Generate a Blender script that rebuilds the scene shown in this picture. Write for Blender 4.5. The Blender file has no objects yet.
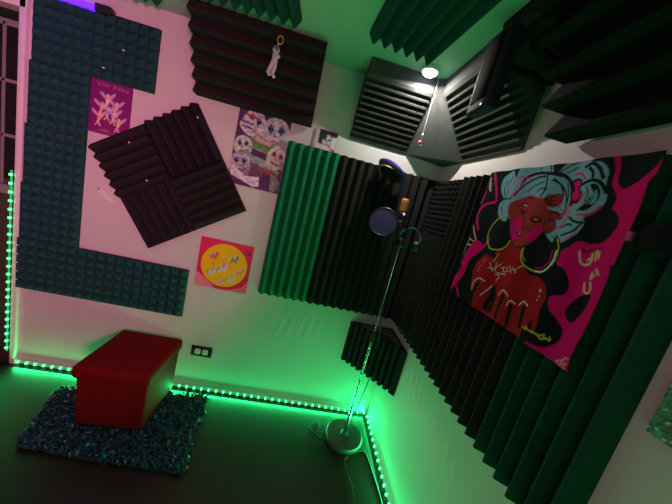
import bpy, bmesh, math, random
import numpy as np
from mathutils import Vector, Matrix
random.seed(7)
SC = bpy.context.scene
COL = SC.collection
PI = math.pi
H = 2.4            # ceiling height
T = 0.345          # one foam tile

# ------------------------------------------------------------------ materials
def mat(name, col, rough=0.6, metal=0.0, emit=None, es=0.0, noise=0.0, nscale=20, bump=0.0, bscale=60, spec=0.5, coat=0.0, sheen=0.0):
    m = bpy.data.materials.new(name); m.use_nodes = True
    nt = m.node_tree; b = nt.nodes['Principled BSDF']
    b.inputs['Base Color'].default_value = (*col, 1); b.inputs['Roughness'].default_value = rough
    b.inputs['Metallic'].default_value = metal; b.inputs['Specular IOR Level'].default_value = spec
    b.inputs['Coat Weight'].default_value = coat
    if sheen: b.inputs['Sheen Weight'].default_value = sheen
    if emit: b.inputs['Emission Color'].default_value = (*emit, 1); b.inputs['Emission Strength'].default_value = es
    tc = nt.nodes.new('ShaderNodeTexCoord')
    if noise:
        n = nt.nodes.new('ShaderNodeTexNoise'); n.inputs['Scale'].default_value = nscale; n.inputs['Detail'].default_value = 5
        r = nt.nodes.new('ShaderNodeValToRGB')
        r.color_ramp.elements[0].position = .3; r.color_ramp.elements[1].position = .7
        r.color_ramp.elements[0].color = (*[c*(1-noise) for c in col], 1); r.color_ramp.elements[1].color = (*[min(1, c*(1+noise)) for c in col], 1)
        nt.links.new(tc.outputs['Object'], n.inputs['Vector']); nt.links.new(n.outputs['Fac'], r.inputs['Fac']); nt.links.new(r.outputs['Color'], b.inputs['Base Color'])
    if bump:
        n2 = nt.nodes.new('ShaderNodeTexNoise'); n2.inputs['Scale'].default_value = bscale; n2.inputs['Detail'].default_value = 4
        bp = nt.nodes.new('ShaderNodeBump'); bp.inputs['Strength'].default_value = bump; bp.inputs['Distance'].default_value = .004
        nt.links.new(tc.outputs['Object'], n2.inputs['Vector']); nt.links.new(n2.outputs['Fac'], bp.inputs['Height']); nt.links.new(bp.outputs['Normal'], b.inputs['Normal'])
    return m

M = {}
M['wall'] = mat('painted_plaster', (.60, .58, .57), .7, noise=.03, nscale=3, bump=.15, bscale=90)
M['darkwall'] = mat('bounce_cutting_paint', (.16, .14, .15), .8, noise=.05, nscale=3)  # unseen walls coloured dark to cut the bounce light
M['ceil'] = mat('ceiling_paint', (.36, .50, .42), .85, noise=.04, nscale=4, bump=.25, bscale=120)
M['teal'] = mat('teal_foam', (.012, .062, .060), .95, noise=.15, nscale=30, bump=.3, bscale=300, spec=.15)
M['black'] = mat('charcoal_foam', (.021, .018, .019), .95, noise=.15, nscale=30, bump=.3, bscale=300, spec=.15)
M['plum'] = mat('dark_plum_foam', (.018, .012, .021), .95, noise=.15, nscale=30, bump=.3, bscale=300, spec=.15)
M['grey'] = mat('grey_trap_foam', (.07, .072, .072), .9, noise=.1, nscale=30, bump=.3, bscale=300, spec=.2)
M['trim'] = mat('casing_paint', (.72, .68, .68), .5, noise=.03, nscale=8)
M['glass'] = mat('night_glass', (.006, .004, .008), .12, spec=.6)
M['door'] = mat('door_paint', (.2, .17, .17), .5, noise=.05, nscale=8)
M['doordark'] = mat('door_dark_panel', (.05, .03, .03), .5, noise=.1, nscale=8)
M['red'] = mat('red_fabric', (.155, .004, .006), .75, noise=.08, nscale=40, bump=.2, bscale=400, spec=.08)
M['blackp'] = mat('black_plastic', (.012, .012, .014), .35)
M['purplep'] = mat('dark_violet_plastic', (.03, .02, .07), .4)
M['boxp'] = mat('matt_black_violet', (.012, .009, .022), .6, spec=.3)
M['matt'] = mat('matt_black_cloth', (.008, .008, .009), .9, spec=.1)
M['green'] = mat('green_foam', (.008, .17, .075), .95, noise=.15, nscale=30, bump=.3, bscale=300, spec=.15)
M['green_dim'] = mat('dimmed_green_foam', (.006, .052, .036), .95, noise=.15, nscale=30, bump=.3, bscale=300, spec=.15)  # unlit copy of the green foam, its shade put into the colour
M['chrome'] = mat('chrome', (.7, .7, .7), .18, 1.0)
M['whitep'] = mat('white_plastic', (.8, .8, .8), .4)
M['plate'] = mat('black_outlet_plate', (.012, .02, .015), .3)
M['socket'] = mat('pale_socket', (.7, .7, .62), .4)
M['navy'] = mat('navy_felt', (.045, .05, .30), .85, bump=.2, bscale=300)
M['gold'] = mat('gold_braid', (.6, .42, .08), .4, .5)
M['copper'] = mat('copper_mesh', (.85, .26, .09), .45, .3, emit=(1, .3, .1), es=.05, bump=.6, bscale=500)  # faint emission added to brighten the mesh, which is no lamp
M['magenta'] = mat('magenta_plastic', (.35, .01, .13), .35)
M['popf'] = mat('violet_mesh_fabric', (.085, .045, .2), .8, noise=.1, nscale=60, bump=.3, bscale=600)
M['wire'] = mat('black_rubber', (.015, .015, .015), .5)
M['pale'] = mat('pale_tape', (.72, .74, .6), .45)
M['nail'] = mat('brown_nail', (.12, .05, .03), .5)
M['led'] = mat('green_diode', (.1, .8, .4), .4, emit=(.07, 1.0, .27), es=3.6)
M['tape'] = mat('green_lit_ribbon', (.05, .3, .12), .5, emit=(0.0, .8, .13), es=.5)
M['tube'] = mat('violet_tube', (.2, .1, .8), .4, emit=(.09, .004, 1.0), es=2.2)
M['lens'] = mat('white_lens', (.9, .9, .9), .4, emit=(.86, .88, 1.0), es=9)
M['dot'] = mat('white_indicator', (.8, .8, .8), .4, emit=(.7, 1, .85), es=2.5)
M['suit'] = mat('pearl_suit', (.55, .5, .55), .3, noise=.2, nscale=60, coat=.5)
M['redorn'] = mat('red_bead', (.75, .12, .1), .35)
M['greenorn'] = mat('green_bead', (.02, .3, .09), .35)
M['pinktag'] = mat('pink_tag', (.5, .03, .12), .5)
M['glue'] = mat('clear_ring', (.5, .5, .45), .3)

def floor_mat():
    m = bpy.data.materials.new('dark_wood_laminate'); m.use_nodes = True; nt = m.node_tree; b = nt.nodes['Principled BSDF']
    tc = nt.nodes.new('ShaderNodeTexCoord'); br = nt.nodes.new('ShaderNodeTexBrick')
    br.inputs['Scale'].default_value = 1.0; br.inputs['Brick Width'].default_value = 1.2; br.inputs['Row Height'].default_value = .14
    br.inputs['Mortar Size'].default_value = .0015; br.offset = .37
    br.inputs['Color1'].default_value = (.024, .017, .008, 1); br.inputs['Color2'].default_value = (.017, .012, .006, 1); br.inputs['Mortar'].default_value = (.02, .01, .006, 1)
    mp = nt.nodes.new('ShaderNodeMapping'); mp.inputs['Scale'].default_value = (1.2, 22, 1)
    n = nt.nodes.new('ShaderNodeTexNoise'); n.inputs['Scale'].default_value = 3; n.inputs['Detail'].default_value = 6
    mx = nt.nodes.new('ShaderNodeMix'); mx.data_type = 'RGBA'; mx.blend_type = 'MULTIPLY'; mx.inputs[0].default_value = .55
    nt.links.new(tc.outputs['Object'], br.inputs['Vector']); nt.links.new(tc.outputs['Object'], mp.inputs['Vector']); nt.links.new(mp.outputs['Vector'], n.inputs['Vector'])
    nt.links.new(br.outputs['Color'], mx.inputs[6]); nt.links.new(n.outputs['Color'], mx.inputs[7]); nt.links.new(mx.outputs[2], b.inputs['Base Color'])
    b.inputs['Roughness'].default_value = .38
    return m
M['floor'] = floor_mat()

def attr_mat(name, rough=.7, spec=.3, sparkle=0, bump=0, es=0):
    m = bpy.data.materials.new(name); m.use_nodes = True; nt = m.node_tree; b = nt.nodes['Principled BSDF']
    a = nt.nodes.new('ShaderNodeVertexColor'); a.layer_name = 'paint'
    nt.links.new(a.outputs['Color'], b.inputs['Base Color']); b.inputs['Roughness'].default_value = rough; b.inputs['Specular IOR Level'].default_value = spec
    if bump:
        tc = nt.nodes.new('ShaderNodeTexCoord'); n2 = nt.nodes.new('ShaderNodeTexNoise'); n2.inputs['Scale'].default_value = 250
        bp = nt.nodes.new('ShaderNodeBump'); bp.inputs['Strength'].default_value = bump; bp.inputs['Distance'].default_value = .002
        nt.links.new(tc.outputs['Object'], n2.inputs['Vector']); nt.links.new(n2.outputs['Fac'], bp.inputs['Height']); nt.links.new(bp.outputs['Normal'], b.inputs['Normal'])
    return m
M['print'] = attr_mat('printed_poster_paper', .4, .4)
M['cloth'] = attr_mat('printed_cloth', .9, .1, bump=.2)
M['shag'] = attr_mat('shag_pile', .35, .5)
M['sequin'] = attr_mat('sequin_fabric', .25, .8)

# ------------------------------------------------------------------ mesh builder
class MB:
    def __init__(s): s.v = []; s.f = []; s.sm = []
    def add(s, vs, fs, smooth=False):
        o = len(s.v); s.v += [tuple(v) for v in vs]; s.f += [tuple(i+o for i in f) for f in fs]; s.sm += [smooth]*len(fs); return s
    def box(s, a, b, bev=0.0, mtx=None, seg=2, smooth=False):
        bm = bmesh.new(); bmesh.ops.create_cube(bm, size=1)
        for v in bm.verts: v.co = Vector(((a[i]+b[i])/2 + v.co[i]*abs(b[i]-a[i]) for i in range(3)))
        if bev: bmesh.ops.bevel(bm, geom=list(bm.edges), offset=bev, segments=seg, profile=.5, affect='EDGES')
        if mtx: bmesh.ops.transform(bm, matrix=mtx, verts=bm.verts)
        bm.verts.index_update(); s.add([v.co[:] for v in bm.verts], [[v.index for v in f.verts] for f in bm.faces], smooth or bool(bev)); bm.free(); return s
    def tube(s, pts, r, n=10, closed=False, cap=True):
        pts = [Vector(p) for p in pts]; m = len(pts); rs = r if isinstance(r, (list, tuple)) else [r]*m
        vs = []; t0 = None; nrm = None
        for i, p in enumerate(pts):
            if closed: t = pts[(i+1) % m]-pts[i-1]
            else: t = pts[min(i+1, m-1)]-pts[max(i-1, 0)]
            t = t.normalized() if t.length > 1e-9 else Vector((0, 0, 1))
            if nrm is None: nrm = t.orthogonal().normalized()
            else:
                nrm = nrm - t*nrm.dot(t); nrm = nrm.normalized() if nrm.length > 1e-6 else t.orthogonal().normalized()
            bn = t.cross(nrm)
            for k in range(n):
                a = 2*PI*k/n; vs.append(p+(nrm*math.cos(a)+bn*math.sin(a))*rs[i])
        fs = []
        for i in range(m if closed else m-1):
            j = (i+1) % m
            for k in range(n): fs.append((i*n+k, i*n+(k+1) % n, j*n+(k+1) % n, j*n+k))
        if cap and not closed: fs += [tuple(range(n))[::-1], tuple(range((m-1)*n, m*n))]
        return s.add(vs, fs, True)
    def lathe(s, prof, n=32, mtx=None):
        vs = []
        for r, z in prof:
            for k in range(n): a = 2*PI*k/n; vs.append(Vector((r*math.cos(a), r*math.sin(a), z)))
        if mtx: vs = [mtx @ v for v in vs]
        fs = []
        for i in range(len(prof)-1):
            for k in range(n): fs.append((i*n+k, i*n+(k+1) % n, (i+1)*n+(k+1) % n, (i+1)*n+k))
        fs += [tuple(range(n))[::-1], tuple(range((len(prof)-1)*n, len(prof)*n))]
        return s.add(vs, fs, True)
    def ball(s, c, r, n=12):
        c = Vector(c); rr = r if isinstance(r, (tuple, list)) else (r, r, r); vs = []; fs = []
        m = n//2
        for i in range(1, m):
            a = PI*i/m
            for k in range(n): b = 2*PI*k/n; vs.append(c+Vector((rr[0]*math.sin(a)*math.cos(b), rr[1]*math.sin(a)*math.sin(b), rr[2]*math.cos(a))))
        top = len(vs); vs += [c+Vector((0, 0, rr[2])), c-Vector((0, 0, rr[2]))]
        for i in range(m-2):
            for k in range(n): fs.append((i*n+k, (i+1)*n+k, (i+1)*n+(k+1) % n, i*n+(k+1) % n))
        for k in range(n): fs.append((top, k, (k+1) % n)); fs.append((top+1, (m-2)*n+(k+1) % n, (m-2)*n+k))
        return s.add(vs, fs, True)
    def prism(s, prof, y0, y1, mtx=None):   # prof: (x,z) polygon, extruded along y
        n = len(prof); vs = [Vector((x, y0, z)) for x, z in prof]+[Vector((x, y1, z)) for x, z in prof]
        if mtx: vs = [mtx @ v for v in vs]
        fs = [(i, (i+1) % n, n+(i+1) % n, n+i) for i in range(n)]+[tuple(range(n))[::-1], tuple(range(n, 2*n))]
        return s.add(vs, fs)
    def build(s, name, m, parent=None):
        me = bpy.data.meshes.new(name); me.from_pydata(s.v, [], s.f)
        me.polygons.foreach_set('use_smooth', s.sm); me.materials.append(m)
        bm = bmesh.new(); bm.from_mesh(me); bmesh.ops.recalc_face_normals(bm, faces=bm.faces); bm.to_mesh(me); bm.free()
        if any(s.sm):
            try: me.set_sharp_from_angle(angle=math.radians(42))
            except Exception: pass
        o = bpy.data.objects.new(name, me); COL.objects.link(o)
        if parent: o.parent = parent
        return o

def tag(o, label=None, cat=None, group=None, kind=None):
    if label: o['label'] = label
    if cat: o['category'] = cat
    if group: o['group'] = group
    if kind: o['kind'] = kind
    return o
def empty(name, loc, label, cat, group=None):
    o = bpy.data.objects.new(name, None); COL.objects.link(o); o.location = loc; o.empty_display_size = .05
    return tag(o, label, cat, group)
def struct(name, bm_, m): return tag(bm_.build(name, m), kind='structure')
def frame(origin, ux, uz):      # ux: local x, uz: outward normal
    ux = Vector(ux).normalized(); uz = Vector(uz).normalized(); uy = uz.cross(ux)
    return Matrix(((ux.x, uy.x, uz.x, origin[0]), (ux.y, uy.y, uz.y, origin[1]), (ux.z, uy.z, uz.z, origin[2]), (0, 0, 0, 1)))
def rel(o):  # shift child meshes into the frame of their parent empty
    return o

# ------------------------------------------------------------------ room shell
XL, YF = -3.7, -3.6
th = .1
struct('floor', MB().box((XL-th, YF-th, -.1), (th, th, 0)), M['floor'])
struct('ceiling', MB().box((XL-th, YF-th, H), (th, th, H+.1)), M['ceil'])
struct('wall_back', MB().box((XL, 0, 0), (th, th, H)), M['wall'])
struct('wall_right', MB().box((0, YF, 0), (th, 0, H)), M['wall'])
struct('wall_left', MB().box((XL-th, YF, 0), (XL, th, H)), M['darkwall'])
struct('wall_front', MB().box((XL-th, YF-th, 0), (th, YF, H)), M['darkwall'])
struct('baseboard_back', MB().box((-2.55, -.006, 0), (0, 0, .028), .002), M['trim'])
struct('baseboard_right', MB().box((-.006, YF, 0), (0, -.006, .028), .002), M['trim'])

# door on the back wall: casing, muntined glass, rail and lower panel
struct('trim_1', MB().box((-2.578, -.022, 0), (-2.545, 0, 2.25), .003), M['trim'])
struct('trim_2', MB().box((-3.55, -.022, 2.19), (-2.54, 0, 2.29), .003), M['trim'])
d = struct('door_1', MB().box((-3.5, -.008, 0), (-2.578, 0, 2.19), .002), M['doordark'])
mb = MB()
mb.box((-3.5, -.016, 2.10), (-2.578, -.008, 2.115)); mb.box((-3.5, -.016, 2.165), (-2.578, -.008, 2.19))
MB().box((-3.46, -.011, 1.25), (-2.582, -.0085, 2.165)).build('pane', M['glass'], d)
for z in (2.092, 1.803, 1.503): mb.box((-3.46, -.017, z-.009), (-2.578, -.010, z+.009), .002)
for x in (-2.652, -2.78, -2.95, -3.12, -3.29): mb.box((x-.008, -.017, 1.22), (x+.008, -.010, 2.1), .002)
mb.build('muntin', M['door'], d)
MB().box((-3.5, -.019, 1.16), (-2.578, -.009, 1.215), .003).build('rail', M['door'], d)

# ------------------------------------------------------------------ foam tiles
def wedge_mb(L, W, n=6, base=.016, h=.036, flat=.12, gap=.0004, skew=0.0):
    p = L/n; prof = [(gap, 0)]
    for i in range(n):
        x = i*p
        prof += [(x+(gap if i == 0 else 0), base), (x+p*(.5+skew-flat/2), base+h), (x+p*(.5+skew+flat/2), base+h)]
    prof += [(L-gap, base), (L-gap, 0)]
    return MB().prism(prof, gap, W-gap)
def pyramid_mb(L, n=6, base=.014, h=.036, gap=.0004, W=None, m=None):
    W = W or L; m = m or max(1, round(W/L*n)); p = L/n; q = W/m
    mb = MB(); vs = []; fs = []
    for j in range(m+1):
        for i in range(n+1): vs.append((min(max(i*p, gap), L-gap), min(max(j*q, gap), W-gap), base))
    for j in range(m):
        for i in range(n):
            c = len(vs); x = (i+.5)*p; y = (j+.5)*q; e = p*.05
            vs += [(x-e, y-e, base+h), (x+e, y-e, base+h), (x+e, y+e, base+h), (x-e, y+e, base+h)]
            a = j*(n+1)+i; b = a+1; d2 = a+n+1; e2 = d2+1
            fs += [(a, b, c+1, c), (b, e2, c+2, c+1), (e2, d2, c+3, c+2), (d2, a, c, c+3), (c, c+1, c+2, c+3)]
    # sides and back
    o = len(vs); vs += [(gap, gap, 0), (L-gap, gap, 0), (L-gap, W-gap, 0), (gap, W-gap, 0)]
    fs.append((o, o+3, o+2, o+1))
    row = [i for i in range(n+1)]; fs.append(tuple(row[::-1])+(o, o+1))
    fs.append(tuple(m*(n+1)+i for i in range(n+1))+(o+2, o+3))
    fs.append(tuple(j*(n+1) for j in range(m+1))+(o+3, o))
    fs.append(tuple(j*(n+1)+n for j in range(m, -1, -1))+(o+1, o+2))
    return mb.add(vs, fs)
PROTO = {}
def tile(kind, m, mtx, label, group, name='foam_tile'):
    key = (kind, m)
    if key not in PROTO:
        mbb = {'w': lambda: wedge_mb(T, T), 'p': lambda: pyramid_mb(T, 6, .018, .027), 'pf': lambda: pyramid_mb(T, 6, .012, .04, m=11)}[kind]()
        o = mbb.build(name, M[m]); PROTO[key] = o
    else:
        o = PROTO[key].copy(); COL.objects.link(o)
    o.matrix_world = mtx
    return tag(o, label, 'acoustic foam', group)

rows = ['bottom', 'middle', 'top']
colsB = ['leftmost', 'middle', 'corner-side']
for c in range(3):
    for r in range(3):
        m = 'green' if c == 0 else 'black'
        colr = 'green-ridged' if c == 0 else 'charcoal ridged'
        tile('w', m, frame((-3*T-.012+c*T, 0, .86+r*T), (1, 0, 0), (0, -1, 0)),
             f'{colr} foam tile, {rows[r]} row, {colsB[c]} column of the back wall foam block', 'ridged foam tiles on the back wall')
colsR = ['column at the corner', 'second column from the corner', 'third column from the corner', 'rightmost column']
for c in range(4):
    for r in range(3):
        m = 'green_dim' if c == 3 else 'black'
        k = 'pf' if (c == 0 and r == 2) else 'w'
        kd = 'fine pyramid charcoal' if k == 'pf' else ('shaded green ridged' if c == 3 else 'charcoal ridged')
        y0 = -.052-c*T if c == 0 else -c*T-.012
        tile(k, m, frame((0, -c*.335-.055, .86+r*T), (0, -1, 0), (-1, 0, 0)) @ Matrix.Diagonal((.97, 1, 1, 1)),
             f'{kd} foam tile on the right wall, {rows[r]} row, {colsR[c]}', 'foam tiles on the right wall')
# teal pyramid tiles on the left
X0 = -2.558
names5 = ['lowest but one', 'third from the floor', 'fourth from the floor', 'topmost']
tile('p', 'teal', frame((X0, 0, .566), (1, 0, 0), (0, -1, 0)), 'teal pyramid foam tile at the lower left bend of the L-shaped run', 'teal pyramid foam tiles on the left')
for i in range(1, 5):
    tile('p', 'teal', frame((X0+.011*i, 0, .566+i*T), (1, 0, 0), (0, -1, 0)) @ Matrix.Diagonal((1-.011*i/T, 1, 1, 1)), f'dark teal pyramid foam tile in the tall column beside the door, {names5[i-1]}', 'teal pyramid foam tiles on the left')
tile('p', 'teal', frame((X0+T, 0, .566), (1, 0, 0), (0, -1, 0)), 'teal pyramid foam tile in the middle of the low horizontal strip', 'teal pyramid foam tiles on the left')
tile('p', 'teal', frame((X0+2*T, 0, .566), (1, 0, 0), (0, -1, 0)), 'teal pyramid foam tile at the right end of the low strip above the red box', 'teal pyramid foam tiles on the left')
tile('p', 'teal', frame((X0+T, 0, .566+4*T), (1, 0, 0), (0, -1, 0)), 'teal pyramid foam tile above the purple poster, under the violet light', 'teal pyramid foam tiles on the left')
# tilted block of four
a = math.radians(34.6); ux = Vector((math.cos(a), 0, math.sin(a))); uy = Vector((-math.sin(a), 0, math.cos(a))); o0 = Vector((-1.793, -.001, 1.004))
g4 = 'four foam tiles of the tilted square'
tile('w', 'plum', frame(o0, ux, (0, -1, 0)), 'dark foam tile, lowest quarter of the tilted square, smooth side up', g4)
tile('w', 'plum', frame(o0+ux*T+uy*T, ux, (0, -1, 0)), 'dark plum foam tile, topmost quarter of the tilted square', g4)
# ridges parallel to ux
tile('w', 'black', frame(o0+ux*2*T, uy, (0, -1, 0)), 'ridged charcoal foam tile, right quarter of the tilted square', g4)
tile('w', 'black', frame(o0+ux*T+uy*T, uy, (0, -1, 0)), 'ridged charcoal foam tile, left quarter of the tilted square with zigzag edge', g4)

# ceiling tiles (ridges towards the viewer)
def ctile(x, y, rot, m, label):
    a = math.radians(rot); tile('w', m, frame((x, y, H), (math.cos(a), math.sin(a), 0), (0, 0, -1)), label, 'foam tiles on the ceiling')
# frame(): local y = z x x -> points to -y here
ctile(-.735, -.440, 5, 'teal', 'green ridged ceiling foam tile just beyond the white puck light')
a = math.radians(5)
ctile(-.735+math.sin(a)*T, -.440-math.cos(a)*T, 5, 'teal', 'green ridged ceiling foam tile at the top middle edge of the photo')
for i in range(2):
    ctile(-1.06-T*(i+1), -.335+.018*i, -3, 'teal', ['green ridged ceiling foam tile behind the large black panel, right one', 'green ridged ceiling foam tile behind the large black panel, left one'][i])
ctile(-1.80-T, -.125, -3, 'teal', 'green ridged ceiling foam tile near the top left corner, zigzag end visible')
o = wedge_mb(.245, .20, 4).build('foam_tile', M['black']); o.matrix_world = frame((-.268, -.742, H), (1, .03, 0), (0, 0, -1))
tag(o, 'small black ridged foam piece on the ceiling beside the leaning panel on the right', 'acoustic foam', 'foam tiles on the ceiling')
# tilted panels bridging wall and ceiling
def tilted(ox, L, along, label, depth, zb, ndir, nr=6, hh=.05):
    # local x runs up the slope, ridges run along local y
    W = L; up = Vector((-ndir[0], -ndir[1], 0)); 
    top = Vector(ndir)*depth; slope = Vector((top.x, top.y, H-.004-zb)); ln = slope.length; sl = slope.normalized()
    al = Vector(along); nrm = sl.cross(al); nrm = -nrm if nrm.z > 0 else nrm; ORG = Vector(ox); ORG = ORG if frame(ox, sl, nrm).col[1].to_3d().dot(al) > 0 else ORG+al*L
    mbb = wedge_mb(ln, W, nr, .014, hh, .1)
    o = mbb.build('leaning_foam', M['matt' if nr == 5 else 'black']); o.matrix_world = frame(ORG, sl, nrm)  # right panel takes a blacker material, its darkness put into the colour
    return tag(o, label, 'acoustic foam', 'black foam panels leaning from wall to ceiling')
tilted((-1.625, -.012, 2.01), .70, (1, 0, 0), 'large black ridged foam panel leaning across the back wall top', .215, 2.01, (0, -1, 0))
tilted((-.012, -.955, 1.985), .72, (0, -1, 0), 'large black ridged foam panel leaning above the portrait tapestry', .23, 1.985, (-1, 0, 0), 5, .075)

# ------------------------------------------------------------------ bass traps
def trap_profile(dp=.236, zb=2.015, lip=.085, n=10, cut=.07):
    # (distance from wall, z) outline: wall/ceiling corner, ceiling edge, lip, comb of slots down the slope
    A = Vector((dp, H-lip)); B = Vector((.012, zb)); dirv = (B-A); L = dirv.length; dv = dirv.normalized(); nv = Vector((dv.y, -dv.x))
    if nv.x > 0: nv = -nv     # towards the wall
    pr = [(0, H-.002), (dp, H-.002), (A.x, A.y)]
    s0 = .02
    p = (L-s0)/n
    for i in range(n):
        q0 = s0+i*p; q1 = q0+p*.70
        c = min(cut, .9*(L-q0)*.6, .02+q0*.6)
        for q, dpt in ((q0, 0), (q0+.003, c), (q1-.003, c), (q1, 0)):
            w = A+dv*q+nv*dpt; pr.append((max(w.x, .004), w.y))
    pr += [(.012, zb), (0, zb)]
    return pr
pr = trap_profile()
# along the back wall: distance -> -y, extrude along x
o = MB().prism([(-d_, z) for d_, z in pr], 0, .385, None); 
o = o.build('bass_trap', M['grey'])
o.matrix_world = Matrix(((0, 1, 0, -.675), (1, 0, 0, 0), (0, 0, 1, 0), (0, 0, 0, 1)))
tag(o, 'dark slotted foam bass trap under the ceiling, left of the puck light', 'bass trap', 'slotted corner bass traps')
pr2 = trap_profile(.243, 2.0)
o = MB().prism([(-d_, z) for d_, z in pr2], -.725, -.262).build('bass_trap', M['grey'])
tag(o, 'dark slotted foam bass trap under the ceiling, right of the corner wedge', 'bass trap', 'slotted corner bass traps')
# corner filler
c = [(-.285, -.205, H-.002), (-.285, -.002, H-.002), (-.002, -.255, H-.002), (-.002, -.002, H-.002), (-.287, -.002, 2.012), (-.002, -.268, 1.997), (-.002, -.002, 2.0), (-.24, -.24, H-.002)]
bmx = bmesh.new()
for p in [(-.29, -.002, H-.002), (-.002, -.262, H-.002), (-.002, -.002, H-.002), (-.287, -.002, 2.014), (-.002, -.268, 1.999), (-.002, -.002, 2.0), (-.289, -.225, H-.002), (-.232, -.262, H-.002), (-.289, -.225, H-.07), (-.232, -.261, H-.07)]: bmx.verts.new(p)
bmesh.ops.convex_hull(bmx, input=bmx.verts); bmx.verts.index_update()
mb = MB(); mb.add([v.co[:] for v in bmx.verts], [[v.index for v in f.verts] for f in bmx.faces]); bmx.free()
tag(mb.build('corner_wedge', M['grey']), 'plain grey foam wedge filling the ceiling corner between two slotted traps', 'foam wedge')
# low corner trap (vertical slots, faces the room diagonally)
mb = MB(); w = .335; n = 10; Aq = Vector((-w, -.003)); Bq = Vector((-.003, -w)); dv = (Bq-Aq).normalized(); nv = Vector((1, 1)).normalized(); LL = (Bq-Aq).length
out = []
p = LL/n
for i in range(n):
    for q, c_ in ((i*p, 0), (i*p+p*.45, 0), (i*p+p*.72, .035)):
        if 0 < q < LL*.97 or i == 0:
            cc = min(c_, min(q, LL-q)*.6); out.append(Aq+dv*q+nv*cc)
out += [Bq, Vector((-.003, -.003))]
k = len(out); vs = [(v.x, v.y, .448) for v in out]+[(v.x, v.y, .772) for v in out]
mb.add(vs, [(i, (i+1) % k, k+(i+1) % k, k+i) for i in range(k)]+[tuple(range(k))[::-1], tuple(range(k, 2*k))])
tag(mb.build('bass_trap', M['black']), 'small dark bass trap with vertical ridges wedged low in the room corner', 'bass trap', 'slotted corner bass traps')

# ------------------------------------------------------------------ lights and LED strips
def led_strip(label, p0, p1, nrm, n, up):
    p0 = Vector(p0); p1 = Vector(p1); nrm = Vector(nrm); up = Vector(up); d_ = (p1-p0)/n
    root = empty('led_strip', p0, label, 'LED strip', 'green LED strips')
    mb = MB(); hw = .005
    vs = []
    for t in (Vector((0, 0, 0)), p1-p0):
        for a_, b_ in ((0, -1), (1, -1), (1, 1), (0, 1)): vs.append(t+nrm*(.0025*a_)+up*(hw*b_))
    mb.add(vs, [(0, 1, 5, 4), (1, 2, 6, 5), (2, 3, 7, 6), (3, 0, 4, 7), (0, 3, 2, 1), (4, 5, 6, 7)])
    mb.build('tape', M['tape'], root)
    first = None
    for i in range(n):
        c_ = d_*(i+.5)+nrm*.005
        if first is None:
            e = Vector((.0062,)*3); first = MB().box(-e, e, .0015).build('led', M['led'], root); o = first
        else:
            o = first.copy(); COL.objects.link(o)
        o.location = c_
    return root
def area(name, loc, size, direction, power, col, shape='RECTANGLE', spread=PI, xdir=None):
    l = bpy.data.lights.new(name, 'AREA'); l.shape = shape; l.size = size[0]; l.size_y = size[1]; l.energy = power; l.color = col; l.spread = spread
    o = bpy.data.objects.new(name, l); COL.objects.link(o)
    z = -Vector(direction).normalized(); x = Vector(xdir or (1, 0, 0)); x = (x-z*x.dot(z)).normalized(); y = z.cross(x)
    o.matrix_world = Matrix(((x.x, y.x, z.x, loc[0]), (x.y, y.y, z.y, loc[1]), (x.z, y.z, z.z, loc[2]), (0, 0, 0, 1)))
    return o
led_strip('glowing green LED strip along the foot of the back wall', (-2.56, -.007, .014), (-.004, -.007, .014), (0, -1, 0), 48, (0, 0, 1))
led_strip('glowing green LED strip along the foot of the right wall', (-.007, -.02, .014), (-.007, -1.02, .014), (-1, 0, 0), 19, (0, 0, 1))
led_strip('glowing green LED strip running up the door casing', (-2.587, -.026, .10), (-2.587, -.026, 1.31), (0, -1, 0), 23, (1, 0, 0))
GREEN = (0.02, 1.0, .22)
area('green_strip_and_fill_lamp', (-1.29, -.03, .02), (2.5, .015), (0, -1, .5), 15, GREEN)
area('green_strip_and_fill_lamp', (-1.29, -.12, .03), (2.5, .012), (0, 1, .6), .06, GREEN)  # added fill off the strip, turned back to put a glow on the wall
area('green_strip_and_fill_lamp', (-.03, -1.3, .02), (2.6, .015), (-1, 0, .55), 14, GREEN, xdir=(0, 1, 0))
area('green_strip_and_fill_lamp', (-.12, -1.3, .03), (2.6, .012), (1, 0, .6), 1.2, GREEN, xdir=(0, 1, 0))  # same added fill for the right wall, apart from the diodes
area('green_strip_and_fill_lamp', (-2.587, -.045, .7), (1.2, .015), (0, -1, 0), .8, GREEN, xdir=(0, 0, 1))

# violet tube light
root = empty('tube_light', (-2.29, -.035, 2.288), 'glowing violet tube light at the ceiling edge, top left', 'tube light')
MB().tube([(-.30, 0, .005), (.105, 0, 0)], .017, 12).build('tube', M['tube'], root)
MB().box((.10, -.02, -.018), (.18, .025, .025), .006).build('end_cap', M['blackp'], root)
area('violet_tube_lamp', (-2.4, -.08, 2.29), (.5, .03), (0, -1, -.6), 1.2, (.25, .02, 1.0))

# white puck
root = empty('puck_light', (-.362, -.300, H), 'round white puck light glowing on the ceiling near the corner', 'ceiling light')
MB().lathe([(.045, 0), (.047, -.004), (.047, -.016), (.043, -.020), (.038, -.020)], 32).build('housing', M['whitep'], root)
MB().lathe([(.039, -.018), (.038, -.026), (.028, -.034), (.012, -.038), (.001, -.0385)], 32).build('lens', M['lens'], root)
area('puck_lamp', (-.362, -.300, 2.353), (.045, .045), (.12, -.05, -1), 6.3, (1, .93, .84), 'DISK')

# pink room lamp and green ceiling wash standing behind the viewer
area('pink_room_lamp', (-.35, -3.1, 1.5), (.4, .4), (-3.2, 3.1, .25), 27, (1.0, .19, .46), spread=math.radians(78))
area('pink_side_fill', (-3.4, -2.0, 1.7), (.4, .4), (1, .15, 0), 3.2, (1.0, .22, .46), spread=math.radians(110))  # added weak fill, lends the right wall its pink
area('green_room_lamp', (-1.6, -3.2, .5), (1.6, .2), (.0, .15, 1), 12, (0.15, 1.0, .38))

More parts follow.
